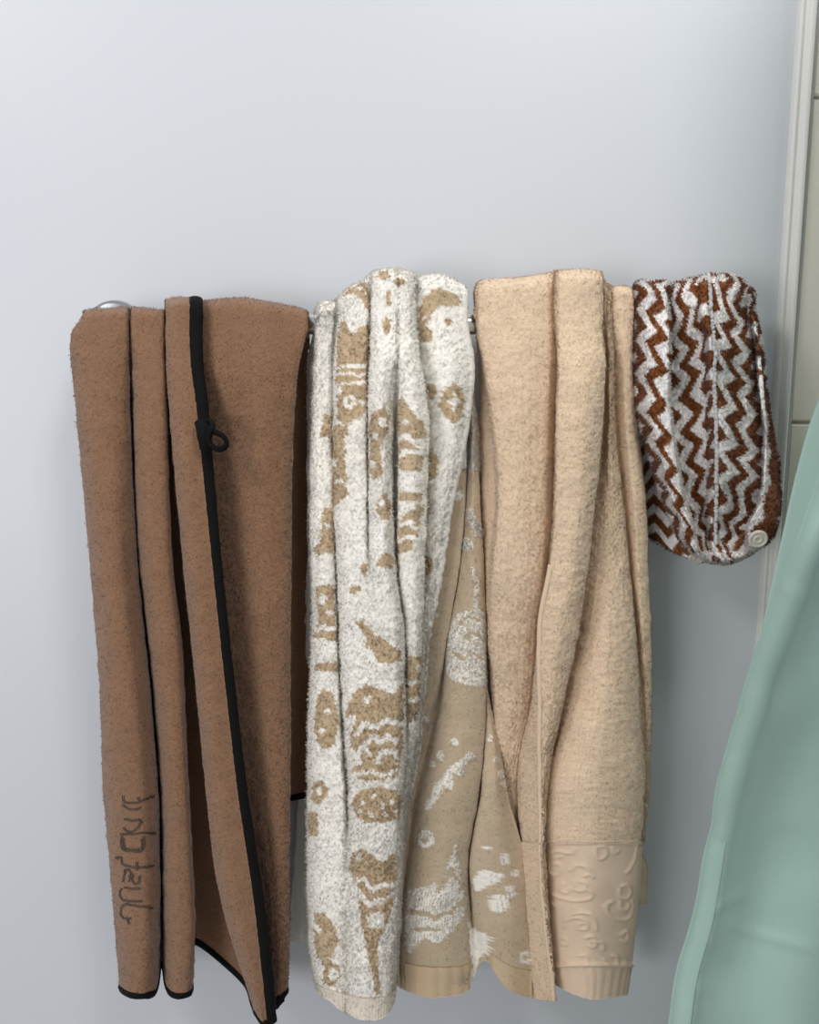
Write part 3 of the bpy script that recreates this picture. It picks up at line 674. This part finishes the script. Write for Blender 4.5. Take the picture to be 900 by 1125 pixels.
for s_ in scroll:
    c = np.array([(590+a/4.687, 880+b/4.687) for a, b in s_])
    c = [tuple(q_) for q_ in hermite(np.arange(len(c))*1., c, np.linspace(0, len(c)-1, 6*len(c)), False)]
    dd = seg_dist(X, Y, c); H = np.maximum(H, np.exp(-(dd/1.7)**2))
fv = (p.V-p.v[0])/(p.v[-1]-p.v[0])
ribs = np.where(fv > .84, .5+.5*np.sin(p.U/.0045*2*np.pi + noise2(p.U, p.V, .01, 5)*2), 0)*.0006
H = np.where(fv < .82, H, 0)*.0015 + np.exp(-((fv-.82)/.012)**2)*.0022 + np.exp(-((fv-.01)/.012)**2)*.0014 + ribs
p.push(noise2(p.U, p.V, .03, 8)*.0008 - .0012 + H); p.into(band, .003)
band.obj('hem_band', M['flat'], bei)
band = MB(); p = SH.grid(v0=3); p.colour(BGF)
p.push(np.maximum(0, noise2(p.U, p.V, .012, 31))*.002); p.into(band, .003); band.obj('back_hem_band', M['flat'], bei)
# selvedge standing along the free edge of the middle fold
hem = MB(); jj = int(np.searchsorted(g_top.u, SG.tu[8])); i0 = int(np.searchsorted(g_top.v, SG.tv[nG+4]))
jl = int(np.searchsorted(g_low.u, SG.tu[8]))
q = np.concatenate([g_top.p[i0:, jj] + g_top.N[i0:, jj]*.0003, g_low.p[2:, jl] + g_low.N[2:, jl]*.0003]); q = np.stack([smooth_line(q[:, c], 14) for c in range(3)], 1)
tube(hem, q, .0022, 8, .0026, np.broadcast_to((.6, -.8, 0), q.shape)); hem.obj('selvedge', simple('beige selvedge', BGF*.97, .9, bump=(900, .4, .0005), spec=.2), bei)

# ================================================================== zigzag hair wrap
zig = thing('hair_towel_wrap', 'brown and white zigzag plush hair wrap, rightmost on the rail', 'hair wrap', tuple(P(775, 356, RD)))
ZB, ZW = np.array(srgb(134, 79, 40)), np.array(srgb(250, 246, 244))
zd = [6.4,7.6,9.4,9.8,7.0,7.1,7.6,8.5,8.7,8.2,7.8,6.8,8.5,7.8,6.2]
Z_front = [
 (335, [703,699.5,712,731,738,752,768,775,780,797,813,820,824,828,824], [7.7,8.1,9.2,9.2,8.3,8.6,8.9,9.3,9.2,9.2,8.9,8.4,8.5,8.2,7.6]),
 (370, [704,699,712,734,738,758,775,780,784,801,820,827,831,834.5,829], [7.0,7.9,9.3,9.5,7.8,8.0,8.4,9.1,9.0,8.9,8.5,7.8,8.4,8.0,6.8]),
 (440, [703,697,711,734,735,758,778,783,788,808,829,836,838,842.5,836], zd),
 (480, [713,707,719,740,738,759,779,785,790,810,832,842,841,849,842], zd),
 (520, [726,720,730,746,744,762,779,785,790,810,831,842,840,856,848], zd),
 (555, [737,731,740,754,751,765,778,783,788,806,824,836,834,857.5,850], [6.6,7.7,9.5,9.8,7.2,7.2,7.6,8.4,8.4,8.0,7.6,7.2,9.0,8.4,6.4]),
 (582, [747,742,750,762,760,769,778,782,786,799,812,824,822,851,845], [6.8,7.9,9.6,9.9,8.0,7.6,7.8,8.5,8.4,8.0,7.8,7.8,9.3,8.8,6.8]),
 ([590,594,600,604,602,601,600,600,600,599,598,597,596,592,586], [752,749,757,767,768,774,780,784,788,799,811,821,824,846,841], [7.0,8.3,9.8,10,9.0,8.7,8.7,8.9,8.8,8.7,8.7,8.9,9.6,9.0,7.2]),
 ([594,599,607,611,612,613,614,614.5,614.5,614,611,608,606,597,590], [756,753,762,771,775,780,785,788,792,802,814,821,826,842,838], [7.2,8.2,9.4,9.8,9.8,9.8,9.8,9.8,9.8,9.8,9.7,9.6,9.5,8.8,7.4]),
 ([592,597,605,609,611,613,614,614.5,614.5,613,610,607,604,594,588], [758,757,765,774,778,783,787,790,794,802,813,820,825,838,835], [6.6,7,7.4,7.6,7.6,7.6,7.6,7.6,7.6,7.6,7.6,7.6,7.4,7,6.6])]
Z_top = [322,313,310,309,314,309,306,305,304,304,308,314,318,325,333]
rZ, nZ = rows_over(deepen(Z_front, 1.5), Z_top)
rZ = [[(x, y, max(d, 4.4)) for x, y, d in r] for r in rZ]
SZ = Sheet(rZ, .0012)
Y_front = [(350, [704,715,740,770,800,816], [5.0]*6), (430, [702,713,740,772,804,828], [4.0,4.4,4.8,5,4.8,4.2]), (500, [704,714,740,772,808,843], [3.4,4.0,4.4,4.6,4.6,4.2]),
           (550, [706,716,740,772,810,851], [3.4,4.2,4.8,5.2,5.0,4.6]), ([582,588,597,606,600,585], [708,718,741,773,812,847], [3.6,4.6,5.4,5.8,5.4,4.8]),
           ([588,596,609,617,612,592], [710,721,746,773,806,838], [3.8,4.6,5.6,6.0,5.4,4.8]), ([586,594,606,614,609,590], [711,722,746,773,805,836], [3.4,3.8,4.4,4.8,4.4,4.2])]
SY = Sheet(plain_rows(Y_front), .0014)
pZ, pY = SZ.grid(), SY.grid()
tri = lambda x: 2*abs(2*(x-np.floor(x+.5)))-1
uu = np.interp(pZ.U, SZ.tu, np.arange(15)); vv = np.interp(pZ.V, SZ.tv, np.arange(len(SZ.tv)))
ph = np.interp(uu, np.arange(15), [-.4, 0, .75, 1.75, 2.1, 2.95, 3.9, 4.15, 4.35, 5.2, 6.2, 6.6, 7.05, 7.5, 7.8])
slant = np.interp(uu, np.arange(15), [0, 0, 0, 0, .5, 1, 1, .6, -.1, -.2, -.1, 0, 0, 0, 0])
ph = ph + .33*tri(pZ.V/.0285 + .35*np.sin(uu*1.1) + .15*noise2(pZ.U, pZ.V, .03, 3)) - slant*(pZ.V-pZ.V.max()+.1)*3.2 + .10*noise2(pZ.U, pZ.V, .02, 2) + .04
pZ.col[:] = np.where(((ph % 1) < .5)[..., None], ZB, ZW)
ph = pY.V/.0185 + .34*tri(pY.U/.026) + .1*noise2(pY.U, pY.V, .03, 4)
pY.col[:] = np.where(((ph % 1) < .52)[..., None], ZB*.95, ZW)
# the rim of the wrap is mostly the pale stripe
tv_ = tri(pZ.V/.0285 + .15*noise2(pZ.U, pZ.V, .03, 3)); low = vv > nZ+1.6
pZ.col[low & (uu > 2.72-.22*tv_) & (uu < 3.75)] = ZW
pZ.col[low & (uu > 11.3) & (uu < 12.35+.12*tv_)] = ZW
pZ.col[low & (uu >= 12.35+.12*tv_)] = ZB
pZ.col[low & (uu > 13.0) & (tv_ > .45)] = ZW
pZ.col[(vv > nZ+7.5) & (uu > 2) & (uu < 13) & (noise2(pZ.U, pZ.V, .008, 12) > -.4)] = ZW
body = MB()
for k, (p, n) in enumerate(((pZ, 70000), (pY, 14000))):
    p.wobble(101+5*k, .0012, .0009, .0005); p.into(body, .0014); p.fuzz(body, n, .0030, .0004, seed=120+k)
body.obj('wrap_body', M['zig'], zig)
mb = MB(); jj = int(np.searchsorted(pZ.u, (SZ.tu[7]+SZ.tu[8])/2)); i0 = int(np.searchsorted(pZ.v, SZ.tv[nZ-3])); i1 = int(np.searchsorted(pZ.v, SZ.tv[nZ+7]))
q = pZ.p[i0:i1, jj] + pZ.N[i0:i1, jj]*.0012; q = np.stack([smooth_line(q[:, c], 10) for c in range(3)], 1)
q = q + rng.normal(0, .0004, q.shape); tube(mb, q, .0015, 10, .0017, np.broadcast_to((1., 0, 0), q.shape)); mb.obj('center_seam', M['cord'], zig)
for (x, y, d, r) in ((833, 592, 11.6, .0080), (766, 612.5, 6.9, .0080)):
    mb = MB(); o = P(x, y, d); ax = (-.1, -1, -.35) if d > 9 else (0, -.75, -.66)
    lathe(mb, o, ax, [(-.003, 0), (-.003, r*.8), (-.001, r), (.0012, r*.97), (.002, r*.86), (.0012, r*.74), (.0006, r*.62), (.0012, r*.5), (.0020, r*.4), (.0014, r*.27), (.0008, r*.2), (.0008, 0)], 36)
    mb.obj('button', M['button'], zig)

# ================================================================== shower curtain
cur = thing('shower_curtain', 'sage green shower curtain pulled aslant at the lower right', 'shower curtain', tuple(P(960, 1125, 28)))
E = [(-700,1120),(-400,1110),(-150,1085),(50,1055),(200,1024),(330,985),(434,945),(543,898),(600,877),(655,856),(708,836),(762,818),(827,798),(927,777),(1004,764),(1081,744),(1125,738),(1300,712),(1500,690),(1900,670)]
fr = []
for k, (y, x) in enumerate(E):
    s_ = math.sin(k*1.3); g = float(np.interp(y, [-600, 100, 330, 434, 600, 750, 900, 1050], [0, 4, 9, 11, 9, 5, 1.5, 0]))
    fr.append((y, [x, x+9, x+20, x+30, x+75+6*s_, x+130, x+210, x+300, x+390, x+470, x+560, x+660, x+760, x+900], [g+q_ for q_ in (27.0, 27.8, 28.0, 27.4, 26.2+.5*s_, 27.2, 26.4-.4*s_, 28, 24.5, 28, 25, 28.5, 25, 27)]))
SF = Sheet(plain_rows(fr), .0045, mono=False); pF = SF.grid()
crease = np.zeros(pF.U.shape)
X, Y = proj(pF.p)
for a, b, hgt, wd in (((775,1000),(815,985),1,5),((790,1015),(880,1040),1,4),((745,1083),(780,1086),1,4),((770,1025),(800,1050),.8,5),((862,640),(880,655),.6,4),((800,835),(790,920),.7,6),((830,770),(850,900),.5,14),((880,700),(870,900),.5,22)):
    i, j = pF.find((a[0]+b[0])/2, (a[1]+b[1])/2); XX, YY = pF.local(i, j)
    crease += np.exp(-(seg_dist(XX, YY, [a, b])/wd)**2)*hgt*.0016
pF.push(crease + noise2(pF.U, pF.V, (.07, .2), 6)*.003 + noise2(pF.U, pF.V, .03, 7)*.0008)
E2 = [(-700,1075),(-400,1065),(-150,1050),(50,1030),(200,1000),(330,948),(434,902),(461,892),(516,877),(585,862),(649,848),(694,838),(740,832),(800,826)]
bk = [(y, [x, x+8, x+25, x+60, x+95, x+130], [20, 20.6, 21.6, 23, 24, 25]) for y, x in E2]
pBk = Sheet(plain_rows(bk), .005, mono=False).grid(); pBk.push(noise2(pBk.U, pBk.V, (.06, .15), 16)*.002)
mb = MB(); pF.into(mb, .0006); mb.obj('front_panel', M['curtain'], cur)
mb = MB(); pBk.into(mb, .0006); mb.obj('back_panel', M['curtain'], cur)
hem = MB(); p = SF.grid(u1=2, fine=1.5); p.push(noise2(p.U, p.V, (.07, .2), 6)*.003 + noise2(p.U, p.V, .03, 7)*.0008); p.push(np.full(p.U.shape, .0012)); p.into(hem, .0008); hem.obj('side_hem', M['curtain'], cur)

# ------------------------------------------------------------------ light
def area(name, loc, target, size, power, rgb, shape='DISK'):
    l = bpy.data.lights.new(name, 'AREA'); l.shape = shape; l.size = size; l.energy = power; l.color = rgb
    o = bpy.data.objects.new(name, l); COL.objects.link(o); o.location = loc
    o.rotation_euler = (Vector(target)-Vector(loc)).to_track_quat('-Z', 'Y').to_euler()
area('ceiling_light', (.38, -.95, 2.42), (.15, 0, 1.2), .36, 9.5, (1.0, .98, .955))
area('ceiling_light', (-1.05, -1.1, 2.3), (-.05, 0, 1.2), .40, 8.5, (1.0, .98, .955))
area('bath_fill', (.72, -.16, 2.42), (.6, -.05, .8), .22, 4.0, (1.0, .96, .90))  # added fill above the bath to lift tile and trim, no known fitting
area('left_fill', (-1.1, -1.9, 1.15), (.1, 0, 1.1), .8, 15, (1.0, 1.0, 1.0))  # added soft fill from the left to brighten the lower wall, no known window
wd = bpy.data.worlds.new('room_light'); sc.world = wd; wd.use_nodes = True
wd.node_tree.nodes['Background'].inputs['Color'].default_value = (.93, .96, 1.0, 1)
wd.node_tree.nodes['Background'].inputs['Strength'].default_value = .44
sc.view_settings.view_transform = 'Standard'
sc.view_settings.look = 'None'
sc.view_settings.exposure = -0.14
